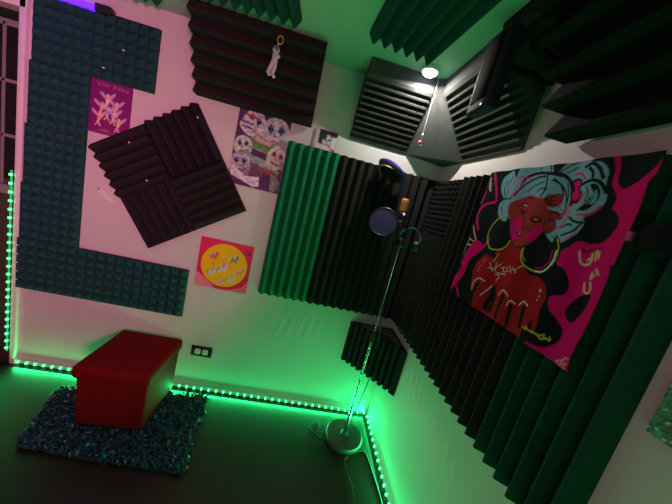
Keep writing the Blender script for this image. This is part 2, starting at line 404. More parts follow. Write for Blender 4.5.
# ------------------------------------------------------------------ painter
PAL = {'K': (.003, .005, .007), 'P': (.55, .0, .12), 'T': (.14, .29, .38), 'R': (.28, .005, .012), 'S': (.26, .02, .022), 'Y': (.36, .36, .03), 'C': (.5, .38, .25), 'W': (.50, .62, .62), 'DR': (.05, .002, .008), 'B': (.02, .05, .2)}
def smooth(pts, closed, n=5):
    m = len(pts)
    if m < 3: return pts
    out = []
    for i in range(m if closed else m-1):
        g = (lambda k: pts[k % m]) if closed else (lambda k: pts[min(max(k, 0), m-1)])
        a0, a1, a2, a3 = g(i-1), g(i), g(i+1), g(i+2)
        for k in range(n):
            t = k/n
            out.append(tuple(.5*(2*a1[c]+(a2[c]-a0[c])*t+(2*a0[c]-5*a1[c]+4*a2[c]-a3[c])*t*t+(3*a1[c]-a0[c]-3*a2[c]+a3[c])*t**3) for c in (0, 1)))
    if not closed: out.append(pts[-1])
    return out
def raster(w, h, bg, shapes, ss=2):
    W_, H_ = w*ss, h*ss; img = np.zeros((H_, W_, 3)); img[:] = bg
    X, Y = np.meshgrid((np.arange(W_)+.5)/W_, (np.arange(H_)+.5)/H_); asp = w/h
    for sh in shapes:
        k, col = sh[0], sh[1]
        if isinstance(col, str): col = PAL[col]
        if k == 'p':
            pts = sh[2]; ins = np.zeros(X.shape, bool)
            for i in range(len(pts)):
                x1, y1 = pts[i]; x2, y2 = pts[i-1]
                if y1 == y2: continue
                c_ = ((y1 > Y) != (y2 > Y)) & (X < (x2-x1)*(Y-y1)/(y2-y1)+x1); ins ^= c_
            img[ins] = col
        elif k == 'l':
            wd = sh[2]/2; pts = sh[3]
            for (x1, y1), (x2, y2) in zip(pts[:-1], pts[1:]):
                x0, xx = min(x1, x2)-wd*1.2, max(x1, x2)+wd*1.2; y0, yy = min(y1, y2)-wd*asp*1.2, max(y1, y2)+wd*asp*1.2
                i0, i1 = int(max(0, x0*W_)), int(min(W_, xx*W_+1)); j0, j1 = int(max(0, y0*H_)), int(min(H_, yy*H_+1))
                if i1 <= i0 or j1 <= j0: continue
                sx, sy = X[j0:j1, i0:i1], Y[j0:j1, i0:i1]/asp
                dx, dy = x2-x1, (y2-y1)/asp; L2 = dx*dx+dy*dy+1e-12
                t_ = np.clip(((sx-x1)*dx+(sy-y1/asp)*dy)/L2, 0, 1)
                dd = np.hypot(sx-x1-t_*dx, sy-y1/asp-t_*dy)
                sub = img[j0:j1, i0:i1]; sub[dd < wd] = col
        elif k == 'e':
            cx, cy, rx, ry = sh[2:6]; ang = sh[6] if len(sh) > 6 else 0
            dx = X-cx; dy = (Y-cy)/asp; ca, sa = math.cos(ang), math.sin(ang)
            e_ = ((dx*ca+dy*sa)/rx)**2+((-dx*sa+dy*ca)/ry)**2; img[e_ < 1] = col
    return img.reshape(h, ss, w, ss, 3).mean((1, 3))
def printed(name, img, size, mtx, m, parent=None, zf=None, thick=.0015):
    h, w = img.shape[:2]; sx, sy = size
    gx, gy = np.meshgrid((np.arange(w))/(w-1)*sx, np.arange(h)/(h-1)*sy)
    z = zf(gx, gy) if zf else np.full(gx.shape, thick)
    n = w*h; v = np.stack([gx, gy, z], -1).reshape(-1, 3)
    idx = np.arange(n).reshape(h, w); q = np.stack([idx[:-1, :-1], idx[:-1, 1:], idx[1:, 1:], idx[1:, :-1]], -1).reshape(-1, 4)
    me = bpy.data.meshes.new(name); me.from_pydata(v.tolist(), [], q.tolist())
    ca = me.color_attributes.new('paint', 'FLOAT_COLOR', 'POINT')
    ca.data.foreach_set('color', np.concatenate([img.reshape(-1, 3), np.ones((n, 1))], 1).astype(np.float32).ravel())
    me.polygons.foreach_set('use_smooth', [True]*len(me.polygons)); me.materials.append(m)
    o = bpy.data.objects.new(name, me); COL.objects.link(o); o.matrix_world = mtx
    if parent: o.parent = parent
    return o

# tapestry
TAP = """p P 0.812 1.018 0.837 1.014 0.863 0.934 0.871 0.884 0.903 0.848 0.935 0.866 0.957 0.887 0.981 0.925 0.998 0.966 1.011 0.996 1.035 1.014 1.062 0.97 0.992 0.893 0.99 0.825 1.006 0.704 1.006 0.598 0.998 0.52 0.778 0.45 0.762 0.509 0.81 0.591 0.882 0.587 0.93 0.63 0.946 0.695 0.922 0.739 0.893 0.762 0.892 0.811 0.855 0.871 0.844 0.946
p P 0.756 0.534 0.789 0.557 0.892 0.596 0.965 0.573 1.006 0.4 0.998 0.3 0.995 0.214 0.986 0.075 1.002 -0.034 0.938 -0.007 0.864 -0.014 0.775 0 0.769 0.012 0.847 0.03 0.9 0.091 0.903 0.157 0.858 0.195 0.805 0.23 0.791 0.289 0.848 0.33 0.836 0.404 0.759 0.487
p K 0.874 0.257 0.903 0.332 0.952 0.37 0.96 0.309 0.931 0.22 0.9 0.216
l P 0.0167 0.035 1.018 0.116 0.873 0.152 0.78
l P 0.0167 0.152 0.771 0.049 0.738 0.018 0.654 0.085 0.552
l P 0.0112 0.024 0.845 0.01 0.804 0.006 0.754
l C 0.014 0.022 0.952 0.037 0.893 0.069 0.854
l T 0.0074 0.057 0.911 0.062 0.887
l P 0.0233 0.207 0.468 0.144 0.375 0.048 0.266
l C 0.0093 0.03 0.42 0.118 0.437 0.014 0.571
l Y 0.0074 0.021 0.47 0.091 0.452
p P 0.1 0.466 0.161 0.455 0.153 0.395 0.115 0.304 0.112 0.205 0.081 0.121 0.006 0.02 0.003 0.118 0.053 0.211 0.045 0.332 0.069 0.411
l P 0.014 0.048 0.109 0.136 0.005
l T 0.007 0.022 0.339 0.018 0.4 0.032 0.464
p T 0.215 0.696 0.201 0.759 0.23 0.791 0.167 0.854 0.153 0.939 0.195 0.973 0.239 0.986 0.284 0.943 0.292 1 0.329 1.021 0.431 1.02 0.477 1.023 0.514 1.004 0.539 0.955 0.563 0.95 0.581 0.968 0.573 0.964 0.598 0.998 0.636 1.018 0.694 1.018 0.722 1 0.737 0.986 0.777 0.98 0.813 0.95 0.829 0.916 0.831 0.886 0.839 0.848 0.853 0.82 0.856 0.78 0.833 0.743 0.796 0.704 0.839 0.755 0.794 0.709 0.807 0.684 0.796 0.634 0.762 0.595 0.729 0.571 0.702 0.595 0.656 0.627 0.681 0.605 0.679 0.57 0.636 0.589 0.601 0.634 0.352 0.657 0.319 0.637 0.263 0.657
p K 0.234 1.011 0.327 1.023 0.293 0.995 0.287 0.937 0.255 0.97
l K 0.0065 0.209 0.925 0.198 0.864 0.244 0.802
l K 0.0065 0.25 0.945 0.234 0.884 0.255 0.823
l K 0.0121 0.349 0.893 0.365 0.934 0.427 0.957 0.506 0.95 0.595 0.93
l K 0.0084 0.325 0.814 0.372 0.891 0.439 0.93 0.494 0.932
l K 0.0079 0.506 0.939 0.525 0.862 0.515 0.814
l K 0.0056 0.435 0.984 0.443 1.014 0.494 1.002 0.522 0.961 0.51 0.939
l K 0.0056 0.555 0.916 0.603 0.879 0.638 0.821
l K 0.0056 0.474 0.845 0.504 0.862 0.536 0.854
l K 0.0047 0.234 0.739 0.271 0.702
l K 0.0056 0.404 0.845 0.439 0.88 0.498 0.902
l K 0.0056 0.254 0.668 0.234 0.739 0.252 0.771
l K 0.0074 0.305 0.795 0.231 0.789
l K 0.0121 0.528 0.946 0.592 0.936 0.648 0.893 0.683 0.823 0.699 0.77
l K 0.0056 0.544 0.909 0.606 0.879 0.651 0.823 0.675 0.745 0.657 0.686
l K 0.0112 0.705 0.966 0.74 0.977 0.781 0.95 0.812 0.902
l K 0.0102 0.729 0.957 0.756 0.934 0.766 0.907
l K 0.0047 0.766 0.961 0.794 0.925
l K 0.0112 0.722 0.875 0.759 0.891 0.805 0.882 0.845 0.834
l K 0.0047 0.577 0.952 0.625 0.987 0.691 1.004
l K 0.0047 0.612 0.943 0.662 0.97
l K 0.006 0.748 0.743 0.777 0.775 0.791 0.811
l K 0.0047 0.77 0.789 0.77 0.832 0.751 0.861
l K 0.0047 0.635 0.886 0.663 0.823 0.67 0.784
l K 0.0056 0.689 0.745 0.678 0.695
l K 0.0084 0.801 0.684 0.756 0.686 0.718 0.707
l K 0.0074 0.793 0.675 0.767 0.637 0.711 0.607
l K 0.0065 0.695 0.65 0.726 0.67 0.75 0.664
p K 0.767 0.868 0.794 0.873 0.821 0.841 0.823 0.791 0.793 0.746 0.75 0.748 0.788 0.779 0.799 0.825
p T 0.796 0.775 0.804 0.805 0.801 0.846 0.817 0.82 0.817 0.784
l P 0.0074 0.263 0.834 0.273 0.893 0.314 0.936 0.383 0.929
l P 0.0149 0.301 0.809 0.327 0.845
l P 0.0112 0.338 0.854 0.351 0.902
l P 0.0051 0.36 0.777 0.389 0.802 0.431 0.804
l P 0.0056 0.638 0.821 0.635 0.766 0.662 0.736
l P 0.0047 0.309 0.745 0.316 0.77
l P 0.0047 0.445 0.818 0.483 0.845
l P 0.0093 0.66 0.929 0.691 0.934 0.729 0.904
l P 0.0084 0.71 0.777 0.745 0.786 0.754 0.836
l P 0.0084 0.756 0.721 0.82 0.727 0.844 0.768
l P 0.0084 0.683 0.784 0.686 0.721 0.659 0.682
l P 0.006 0.63 0.821 0.641 0.786 0.624 0.748
l P 0.0084 0.702 0.745 0.702 0.682 0.668 0.637
l P 0.0074 0.762 0.721 0.807 0.725 0.847 0.754
l P 0.006 0.788 0.655 0.775 0.616 0.73 0.577
p K 0.652 0.896 0.695 0.911 0.722 0.88 0.718 0.854 0.742 0.829 0.735 0.784 0.695 0.786 0.673 0.83 0.678 0.854
p P 0.667 0.889 0.697 0.898 0.711 0.879 0.705 0.855 0.73 0.829 0.726 0.798 0.7 0.796 0.683 0.83 0.691 0.854
p R 0.25 0.386 0.352 0.382 0.33 0.429 0.41 0.527 0.491 0.525 0.568 0.405 0.622 0.359 0.678 0.361 0.74 0.334 0.774 0.273 0.769 0.204 0.788 0.104 0.762 0.071 0.71 0.075 0.711 -0.007 0.646 0 0.553 0.004 0.437 0.002 0.303 0 0.278 0.08 0.217 0.125 0.175 0.25 0.198 0.337
l K 0.0302 0.278 0.177 0.258 0.107 0.225 0.021
l K 0.0349 0.419 0.164 0.394 0.079 0.392 0.023
l K 0.0279 0.512 0.17 0.501 0.077 0.504 0.027
l K 0.0233 0.59 0.141 0.595 0.066 0.603 0.012
l K 0.0233 0.668 0.17 0.678 0.093 0.683 0.059
l K 0.0163 0.75 0.116 0.756 0.066
p K 0.392 0.023 0.394 0.205 0.445 0.154 0.447 0.039
l R 0.0047 0.413 0.021 0.418 0.089 0.464 0.059
l R 0.0047 0.493 0.052 0.49 0.123
l W 0.0051 0.238 0.109 0.223 0.162 0.268 0.212 0.324 0.207
l W 0.0051 0.33 0.104 0.362 0.155 0.391 0.202
l W 0.0051 0.466 0.162 0.49 0.205 0.534 0.2 0.547 0.187
l W 0.0051 0.56 0.13 0.571 0.168 0.609 0.166
l W 0.0051 0.632 0.166 0.651 0.2 0.687 0.189
l T 0.0149 0.724 0.298 0.727 0.295
l T 0.0093 0.73 0.268 0.732 0.266
l C 0.0065 0.73 0.243 0.732 0.243
l C 0.0047 0.198 0.304 0.207 0.3
l C 0.0047 0.238 0.3 0.247 0.296
l C 0.0047 0.239 0.334 0.249 0.33
l C 0.0047 0.223 0.28 0.231 0.275
l C 0.0047 0.255 0.354 0.263 0.35
l C 0.0047 0.215 0.259 0.223 0.254
l P 0.0112 0.378 0.016 0.435 0.005 0.491 0.011
l P 0.0186 0.614 0.007 0.628 0.005
l P 0.0116 0.764 0.004 0.81 0 0.868 0.02 0.898 0.059
p K 0.333 0.675 0.271 0.67 0.212 0.62 0.187 0.55 0.203 0.486 0.263 0.436 0.351 0.441 0.402 0.48 0.405 0.527 0.373 0.6
p K 0.533 0.502 0.534 0.461 0.563 0.404 0.617 0.382 0.676 0.386 0.718 0.421 0.729 0.475 0.719 0.532 0.689 0.584 0.63 0.605 0.59 0.571 0.561 0.527
p T 0.622 0.604 0.659 0.598 0.678 0.58 0.673 0.564 0.646 0.579
p T 0.222 0.705 0.298 0.711 0.332 0.664 0.319 0.637 0.263 0.657
l K 0.0047 0.254 0.707 0.289 0.659
p S 0.309 0.745 0.332 0.775 0.389 0.802 0.431 0.818 0.488 0.809 0.539 0.802 0.557 0.825 0.609 0.821 0.633 0.789 0.614 0.764 0.582 0.761 0.592 0.738 0.646 0.725 0.675 0.696 0.651 0.691 0.633 0.664 0.657 0.636 0.63 0.605 0.603 0.609 0.59 0.571 0.561 0.527 0.494 0.493 0.448 0.496 0.407 0.536 0.372 0.6 0.352 0.657 0.324 0.693 0.324 0.696
l K 0.0633 0.6 0.787 0.601 0.787
l S 0.053 0.6 0.787 0.601 0.787
l K 0.0586 0.609 0.798 0.611 0.798
l S 0.0484 0.609 0.798 0.611 0.798
l K 0.0679 0.627 0.646 0.627 0.646
l S 0.0577 0.627 0.646 0.627 0.646
l K 0.0493 0.628 0.707 0.628 0.707
l S 0.0391 0.628 0.707 0.628 0.707
l DR 0.0074 0.561 0.812 0.553 0.786 0.596 0.768
l K 0.0042 0.431 0.818 0.443 0.8 0.472 0.8
l K 0.0042 0.542 0.804 0.581 0.787 0.608 0.793
l K 0.0042 0.592 0.738 0.632 0.723 0.663 0.723
p P 0.372 0.629 0.389 0.68 0.435 0.666 0.459 0.604 0.445 0.554 0.426 0.525 0.386 0.571
p P 0.52 0.577 0.552 0.618 0.592 0.646 0.601 0.609 0.582 0.571 0.545 0.541
l DR 0.014 0.439 0.582 0.49 0.552
l P 0.0195 0.445 0.554 0.496 0.55
l DR 0.0047 0.447 0.55 0.475 0.561 0.504 0.555
l C 0.0042 0.451 0.577 0.469 0.575
l DR 0.0065 0.456 0.632 0.486 0.609 0.515 0.614 0.533 0.607
l K 0.0074 0.404 0.727 0.427 0.711 0.451 0.716
l C 0.0056 0.416 0.759 0.44 0.755
l K 0.0047 0.378 0.748 0.413 0.77 0.451 0.754
l K 0.0084 0.509 0.675 0.544 0.661 0.573 0.671
l K 0.0047 0.501 0.684 0.533 0.689 0.573 0.682
l DR 0.0056 0.424 0.704 0.455 0.67 0.466 0.632
l C 0.0037 0.534 0.673 0.549 0.673
l K 0.0051 0.348 0.657 0.376 0.591 0.411 0.532 0.455 0.495 0.499 0.493 0.561 0.525 0.592 0.571 0.603 0.607
l Y 0.0084 0.322 0.684 0.273 0.668 0.212 0.62 0.187 0.55 0.206 0.486 0.266 0.439 0.348 0.446 0.394 0.484 0.404 0.521
l C 0.0033 0.211 0.52 0.226 0.473
l Y 0.0084 0.533 0.496 0.536 0.452 0.569 0.404 0.62 0.387 0.659 0.386
l W 0.0084 0.649 0.387 0.683 0.393 0.713 0.425 0.726 0.473 0.722 0.525
l P 0.0056 0.641 0.405 0.681 0.418 0.705 0.464 0.699 0.52
l Y 0.0065 0.729 0.446 0.738 0.489 0.727 0.543 0.697 0.586
l Y 0.0047 0.536 0.498 0.547 0.454 0.574 0.425
l Y 0.006 0.357 0.425 0.337 0.355
l Y 0.006 0.528 0.35 0.571 0.396
l C 0.0056 0.314 0.343 0.354 0.291
l C 0.0056 0.313 0.305 0.37 0.314
l C 0.0056 0.364 0.357 0.376 0.298 0.416 0.298
l C 0.0056 0.368 0.318 0.4 0.361
l C 0.0056 0.413 0.332 0.434 0.345 0.432 0.318 0.463 0.323
l C 0.0056 0.451 0.355 0.477 0.329 0.494 0.337
l C 0.0056 0.475 0.368 0.514 0.33
l C 0.0056 0.507 0.362 0.544 0.341
l C 0.0056 0.381 0.279 0.416 0.284 0.404 0.241
l C 0.0056 0.423 0.3 0.464 0.304
l C 0.0084 0.833 0.546 0.85 0.505 0.866 0.489 0.882 0.491
l C 0.0084 0.879 0.514 0.89 0.525 0.893 0.496 0.882 0.496
l C 0.0084 0.888 0.554 0.898 0.512
l C 0.0084 0.903 0.564 0.912 0.52
l C 0.0084 0.915 0.562 0.922 0.534
l C 0.0084 0.906 0.407 0.92 0.37 0.939 0.368 0.944 0.387 0.93 0.418
l C 0.0084 0.922 0.464 0.925 0.436 0.936 0.455
l C 0.0084 0.933 0.482 0.952 0.461
l DR 0.0056 0.844 0.545 0.92 0.58
l DR 0.0056 0.844 0.559 0.86 0.548
l DR 0.0056 0.872 0.566 0.888 0.555
l Y 0.0079 0.71 0.071 0.753 0.073 0.78 0.073
l Y 0.0079 0.726 0.062 0.732 0.084
l Y 0.0079 0.777 0.08 0.81 0.075
l Y 0.0079 0.807 0.08 0.825 0.066 0.844 0.079
l Y 0.0079 0.818 0.08 0.836 0.096
l Y 0.0079 0.837 0.084 0.866 0.082 0.861 0.096
l C 0.0047 0.931 0.011 0.951 0.032
l C 0.0047 0.944 0.012 0.959 0.009 0.96 0.041
l C 0.0047 0.96 0.025 0.968 0.054 0.981 0.055
l C 0.0047 0.971 0.018 0.982 0.034
l C 0.0047 0.976 0.007 0.982 0.009"""
sh = []
for ln in TAP.split('\n'):
    t = ln.split()
    if not t: continue
    if t[0] == 'p': v = list(map(float, t[2:])); sh.append(('p', t[1], smooth(list(zip(v[::2], v[1::2])), True)))
    else: v = list(map(float, t[3:])); sh.append(('l', t[1], float(t[2])*(1.35 if t[1] == 'K' and float(t[2]) < .02 else 1.0), smooth(list(zip(v[::2], v[1::2])), False)))
img = raster(270, 240, PAL['K'], sh)
yy, xx = np.mgrid[0:240, 0:270]
dots = ((np.sin(xx*1.5)*np.sin(yy*1.5)) > .35); pk = (img[..., 0] > .55) & (img[..., 1] < .1)
img[dots & pk] *= .55
o = printed('tapestry', img, (.627, .582), frame((-.056, -.654, 1.314), (0, -1, 0), (-1, 0, 0)), M['cloth'],
            zf=lambda x, y: .006+.004*np.sin(x*42)+.003*np.sin(x*17+y*9)+.006*(1-y/.56)*np.sin(x*10+1))
tag(o, 'printed tapestry of a woman with pale blue curls, gold hoops and red dress', 'tapestry')

# purple poster with winged figures
S = []
def rnd(a_, b_): return random.uniform(a_, b_)
wing = (.55, .35, .62)
figs = [(.42, .66, (.95, .62, .30)), (.30, .50, (.80, .34, .30)), (.64, .56, (.85, .32, .26)), (.46, .45, (.35, .30, .55)), (.26, .32, (.95, .30, .14)), (.72, .27, (.95, .55, .22)), (.60, .40, (.55, .45, .70))]
for x, y, cc in figs:
    S += [('e', wing, x-.11, y+.06, .11, .035, 2.4), ('e', wing, x+.10, y+.07, .11, .035, .8)]
for x, y, cc in figs:
    S += [('l', (.85, .55, .45), .05, [(x, y), (x-.03, y-.10)]), ('l', (.85, .55, .45), .03, [(x-.03, y-.1), (x-.08, y-.16)]), ('l', (.85, .55, .45), .03, [(x-.02, y-.1), (x+.03, y-.17)]),
          ('e', cc, x, y-.02, .05, .05), ('e', (.9, .62, .5), x, y+.05, .032, .035), ('e', cc, x, y+.075, .042, .025), ('l', (.85, .55, .45), .02, [(x, y), (x+.09, y+.03)])]
x = .14
tw = (.34, .12, .32)
for seg in [[(0, .04), (.04, 0), (.08, .05), (.04, -.05)], [(.12, .02), (.15, .04), (.17, .0), (.14, -.01), (.12, .02)], [(.20, .04), (.21, 0), (.24, .0), (.25, .04)], [(.28, 0), (.28, .03), (.31, .04)], [(.40, -.04), (.40, .05), (.46, .04), (.44, .01), (.41, .01)], [(.49, .03), (.53, .03), (.53, -.01), (.49, .0)], [(.57, .05), (.57, -.01)], [(.61, .03), (.65, .02), (.62, -.0), (.66, -.01)], [(.70, .04), (.74, .04), (.70, -.02), (.75, -.02)]]:
    S.append(('l', tw, .02, [(x+a_, .90-a_*.03+b_*.8) for a_, b_ in seg]))
S += [('l', tw, .012, [(.2, .06), (.8, .06)]), ('l', (.6, .4, .3), .012, [(.3, .09), (.5, .085)])]
root = empty('poster', (-2.214, -.002, 1.645), 'small purple poster with winged figures, left of the tilted foam square', 'poster')
img = raster(70, 92, (.20, .005, .16), S)
printed('printed_sheet', img, (.229, .305), frame((0, 0, 0), (1, 0, 0), (0, -1, 0)), M['print'], root)
MB().box((-.001, -.001, -.001), (.23, .001, .306)).build('backing', M['trim'], root)

# collage poster of masked faces
S = [('e', (.10, .02, .14), .5, .5, .7, .7)]
def mask(x, y, r, skin, eye, mouth, rot=0):
    ca, sa = math.cos(rot), math.sin(rot)
    def q(u, v): return (x+(u*ca-v*sa)*r, y+(u*sa+v*ca)*r*.70)
    return [('e', skin, x, y, r*.85, r, rot), ('p', eye, [q(-.55, .3), q(-.3, .6), q(-.1, .25), q(-.3, -.05)]), ('p', eye, [q(.55, .3), q(.3, .6), q(.1, .25), q(.3, -.05)]),
            ('l', (.01, .01, .02), r*.12, [q(-.4, .25), q(-.22, .25)]), ('l', (.01, .01, .02), r*.12, [q(.22, .25), q(.4, .25)]), ('l', (.25, .22, .25), r*.08, [q(-.05, .1), q(-.1, -.12), q(.08, -.12)]), ('l', mouth, r*.16, [q(-.32, -.48), q(0, -.40), q(.32, -.48)]), ('l', (.12, .08, .12), r*.06, [q(-.25, -.56), q(.25, -.56)]), ('e', (skin[0]*.55, skin[1]*.5, skin[2]*.6), x+ca*r*.55, y-r*.35, r*.22, r*.4, rot+.4)]
S += mask(.30, .84, .25, (.72, .66, .70), (.06, .04, .3), (.5, .05, .08), -.3)
S += [('e', (.75, .73, .76), .20, .80, .15, .13), ('l', (.05, .05, .5), .03, [(.08, .84), (.30, .82)]), ('l', (.05, .05, .5), .03, [(.10, .78), (.30, .76)]), ('e', (.8, .7, .75), .42, .76, .07, .06), ('l', (.6, .05, .06), .04, [(.15, .93), (.4, .9)])]
S += [('p', (.05, .02, .08), [(.5, .98), (.98, .98), (.98, .6), (.5, .6)])]
S += mask(.74, .77, .32, (.66, .66, .74), (.08, .09, .42), (.55, .15, .3), .08)
S += [('e', (.16, .30, .10), .52, .60, .26, .13, -.1), ('p', (.75, .35, .45), [(.34, .70), (.70, .66), (.68, .60), (.36, .63)]), ('l', (.1, .2, .05), .02, [(.40, .60), (.66, .57)]), ('l', (.45, .5, .3), .02, [(.3, .54), (.7, .5)])]
S += mask(.18, .52, .20, (.62, .66, .60), (.05, .08, .06), (.2, .2, .2), .15)
S += [('p', (.34, .42, .38), [(.22, .46), (.70, .40), (.95, .30), (.9, .22), (.5, .33), (.2, .36)])]
S += mask(.84, .47, .22, (.75, .70, .70), (.45, .03, .05), (.6, .04, .05), -.2)
S += mask(.18, .28, .24, (.52, .42, .55), (.12, .08, .2), (.15, .05, .1), .1)
S += [('p', (.14, .05, .10), [(.36, .34), (.66, .3), (.62, .14), (.4, .18)])]
for k in range(7): S.append(('l', (.35, .15, .25), .012, [(.38+.04*k, .32), (.36+.04*k, .17)]))
S += [('p', (.5, .05, .05), [(.66, .32), (.9, .26), (.92, .22), (.68, .24)]), ('p', (.86, .72, .90), [(.0, .24), (.04, .12), (.5, .02), (.60, .04), (.58, .17), (.3, .14), (.08, .25)])]
for k in range(10):
    a_ = k*.31-1.2; S.append(('l', (.6, .6, .6), .02, [(.80, .12), (.80+.17*math.cos(a_), .12+.12*math.sin(a_))])); S.append(('l', (.02, .02, .03), .02, [(.80, .12), (.80+.17*math.cos(a_+.15), .12+.12*math.sin(a_+.15))]))
root = empty('poster', (-1.376, -.002, 1.55), 'tall purple collage poster of masked painted faces beside the ridged foam', 'poster')
img = raster(90, 130, (.12, .03, .14), S)
nz = np.random.RandomState(2).rand(33, 23, 1).repeat(4, 0).repeat(4, 1)[:130, :90]; img = img*(.55+.6*nz)
printed('printed_sheet', img, (.325, .465), frame((0, 0, 0), (1, 0, 0), (0, -1, 0)), M['print'], root)
MB().box((-.001, -.001, -.001), (.326, .001, .466)).build('backing', M['trim'], root)

# pink square with yellow disc
S = [('p', (.85, .22, .32), [(0, 0), (.0, .30), (.12, .22), (.35, .05), (.4, 0)]), ('p', (.85, .15, .24), [(.6, 0), (.9, .12), (1, .3), (1, 0)])]
S += [('e', (.90, .52, .0), .5, .5, .435, .435)]
def critter(x, y, r, c1, c2):
    return [('e', c1, x, y, r, r*.6, .3), ('e', c1, x+r*.6, y+r*.75, r*.55, r*.5), ('l', c2, r*.5, [(x-r*.8, y+r*.1), (x-r*1.2, y-r*.5)]), ('l', c2, r*.45, [(x+r*.3, y+r*1.2), (x+r*.1, y+r*.3)]), ('l', c1, r*.3, [(x-r*.5, y-r*.2), (x-r*.6, y-r)]), ('l', c1, r*.3, [(x+r*.5, y-r*.2), (x+r*.55, y-r)]), ('e', (.1, .02, .03), x+r*.8, y+r*.8, r*.12, r*.12)]
for a_ in [(.28, .66, .075, (.75, .08, .10), (.8, .35, .4)), (.66, .66, .075, (.25, .25, .15), (.7, .7, .4)), (.48, .44, .08, (.75, .60, .70), (.5, .3, .5)), (.80, .42, .07, (.85, .30, .12), (.9, .5, .5)), (.28, .33, .075, (.60, .65, .60), (.5, .3, .2)), (.66, .25, .075, (.62, .65, .45), (.4, .5, .4)), (.47, .16, .055, (.85, .35, .40), (.8, .5, .5)), (.46, .68, .03, (.9, .5, .3), (.9, .5, .3)), (.29, .50, .03, (.85, .25, .05), (.85, .25, .05)), (.62, .50, .03, (.85, .35, .1), (.85, .3, .1))]: S += critter(*a_)
S += [('p', (.2, .0, .03), [(.85, .90), (.95, .88), (.95, .80), (.86, .82)]), ('l', (.7, .2, .2), .012, [(.87, .86), (.93, .85)])]
root = empty('picture', (-1.478, -.002, .818), 'square pink picture with a yellow disc of tiny animals, on back wall', 'picture')
img = raster(90, 90, (.80, .006, .10), S)
printed('printed_sheet', img, (.348, .345), frame((0, 0, 0), (1, 0, 0), (0, -1, 0)), M['print'], root)
MB().box((-.001, -.001, -.001), (.349, .002, .346)).build('backing', M['pinktag'], root)

# small portrait card
S = [('p', (.55, .45, .55), [(0, 0), (.2, 0), (.18, 1), (0, 1)]), ('p', (.02, .015, .02), [(.2, .35), (.2, 1), (1, 1), (1, .8), (.8, .75), (.6, .85), (.42, .7), (.4, .3)]), ('e', (.62, .58, .60), .56, .50, .20, .24), ('l', (.12, .10, .12), .10, [(.42, .56), (.50, .52)]), ('l', (.12, .10, .12), .09, [(.63, .54), (.70, .54)]), ('l', (.35, .28, .32), .06, [(.58, .5), (.56, .40)]), ('l', (.2, .08, .1), .06, [(.52, .31), (.62, .31)]), ('e', (.04, .03, .04), .42, .66, .14, .10, .5),
     ('p', (.02, .02, .02), [(.3, .2), (.5, .12), (.4, .0), (.2, .1)]), ('p', (.7, .65, .7), [(.78, .7), (1, .75), (1, .1), (.76, .2)]), ('p', (.75, .6, .65), [(.1, .0), (.9, .0), (.7, .2), (.1, .28)])]
root = empty('photo_card', (-.893, -.010, 1.90), 'small landscape portrait card tucked above the green ridged foam', 'photo')
img = raster(44, 38, (.35, .08, .25), S)
printed('printed_sheet', img, (.142, .118), frame((0, 0, 0), (1, 0, 0), (0, -1, 0)), M['print'], root)
MB().box((-.001, -.0005, -.001), (.143, .009, .119)).build('backing', M['blackp'], root)

# sequined canvas on right wall at the frame's edge
random.seed(3)
w_, h_ = 60, 50; arr = np.zeros((h_, w_, 3)); rs = np.random.RandomState(5)
r_ = rs.rand(h_, w_, 1); arr[:] = (.05, .16, .10); arr = arr*(.3+1.8*r_); sp = rs.rand(h_, w_) > .975; arr[sp] = (.1, .95, .5); lp = rs.rand(h_, w_) > .97; arr[lp] = (.5, .7, .6)
root = empty('sequin_canvas', (-.002, -1.437, 1.292), 'green sequined canvas on the right wall at the right edge', 'wall picture')
printed('sequin_front', arr, (.34, .28), frame((-.022, 0, 0), (0, -1, 0), (-1, 0, 0)), M['sequin'], root,
        zf=lambda x, y: .001+.004*rs.rand(*x.shape))
MB().box((-.022, -.341, -.001), (0, .001, .281), .002).build('frame', M['blackp'], root)

# ------------------------------------------------------------------ ottoman and rug
random.seed(11)
rc = [Vector((-2.01, -.575, 0)), Vector((-1.169, -.625, 0)), Vector((-1.235, -.075, 0)), Vector((-2.125, -.185, 0))]
def rq(u, v): return (rc[0]*(1-u)+rc[1]*u)*(1-v)+(rc[3]*(1-u)+rc[2]*u)*v
vs, fs, cs = [], [], []
for i in range(6500):
    u, v = random.random(), random.random(); b = rq(u, v)
    a_ = random.uniform(0, 2*PI); ln = random.uniform(.012, .034); wd = random.uniform(.003, .009); up = random.uniform(.008, .024)
    d_ = Vector((math.cos(a_), math.sin(a_), 0)); s_ = Vector((-d_.y, d_.x, 0))*wd
    z0 = Vector((0, 0, .012)); m_ = b+z0+d_*ln*.5+Vector((0, 0, up)); e_ = b+z0+d_*ln+Vector((0, 0, up*random.uniform(.2, 1.1)))
    k = len(vs); vs += [b+z0-s_, b+z0+s_, m_+s_, m_-s_, e_+s_*.4, e_-s_*.4]; fs += [(k, k+1, k+2, k+3), (k+3, k+2, k+4, k+5)]
    t_ = random.random()
    c_ = (.006, .026+.03*t_, .05+.03*t_) if t_ < .86 else ((.02, .13, .15) if t_ < .975 else (.04, .34, .30))  # sparse brighter tufts paint the sparkle into the pile colour
    cs += [(*c_, 1)]*6
rug = empty('shaggy_rug', tuple(rq(.5, .5)), 'dark teal shaggy rug under the red storage box', 'rug')
cen = rq(.5, .5)
me = bpy.data.meshes.new('pile'); me.from_pydata([tuple(v-cen) for v in vs], [], fs); ca = me.color_attributes.new('paint', 'FLOAT_COLOR', 'POINT')
ca.data.foreach_set('color', np.array(cs, dtype=np.float32).ravel()); me.materials.append(M['shag'])
po = bpy.data.objects.new('pile', me); COL.objects.link(po); po.parent = rug; po['kind'] = 'stuff'
mb = MB(); N = 16; ring = []
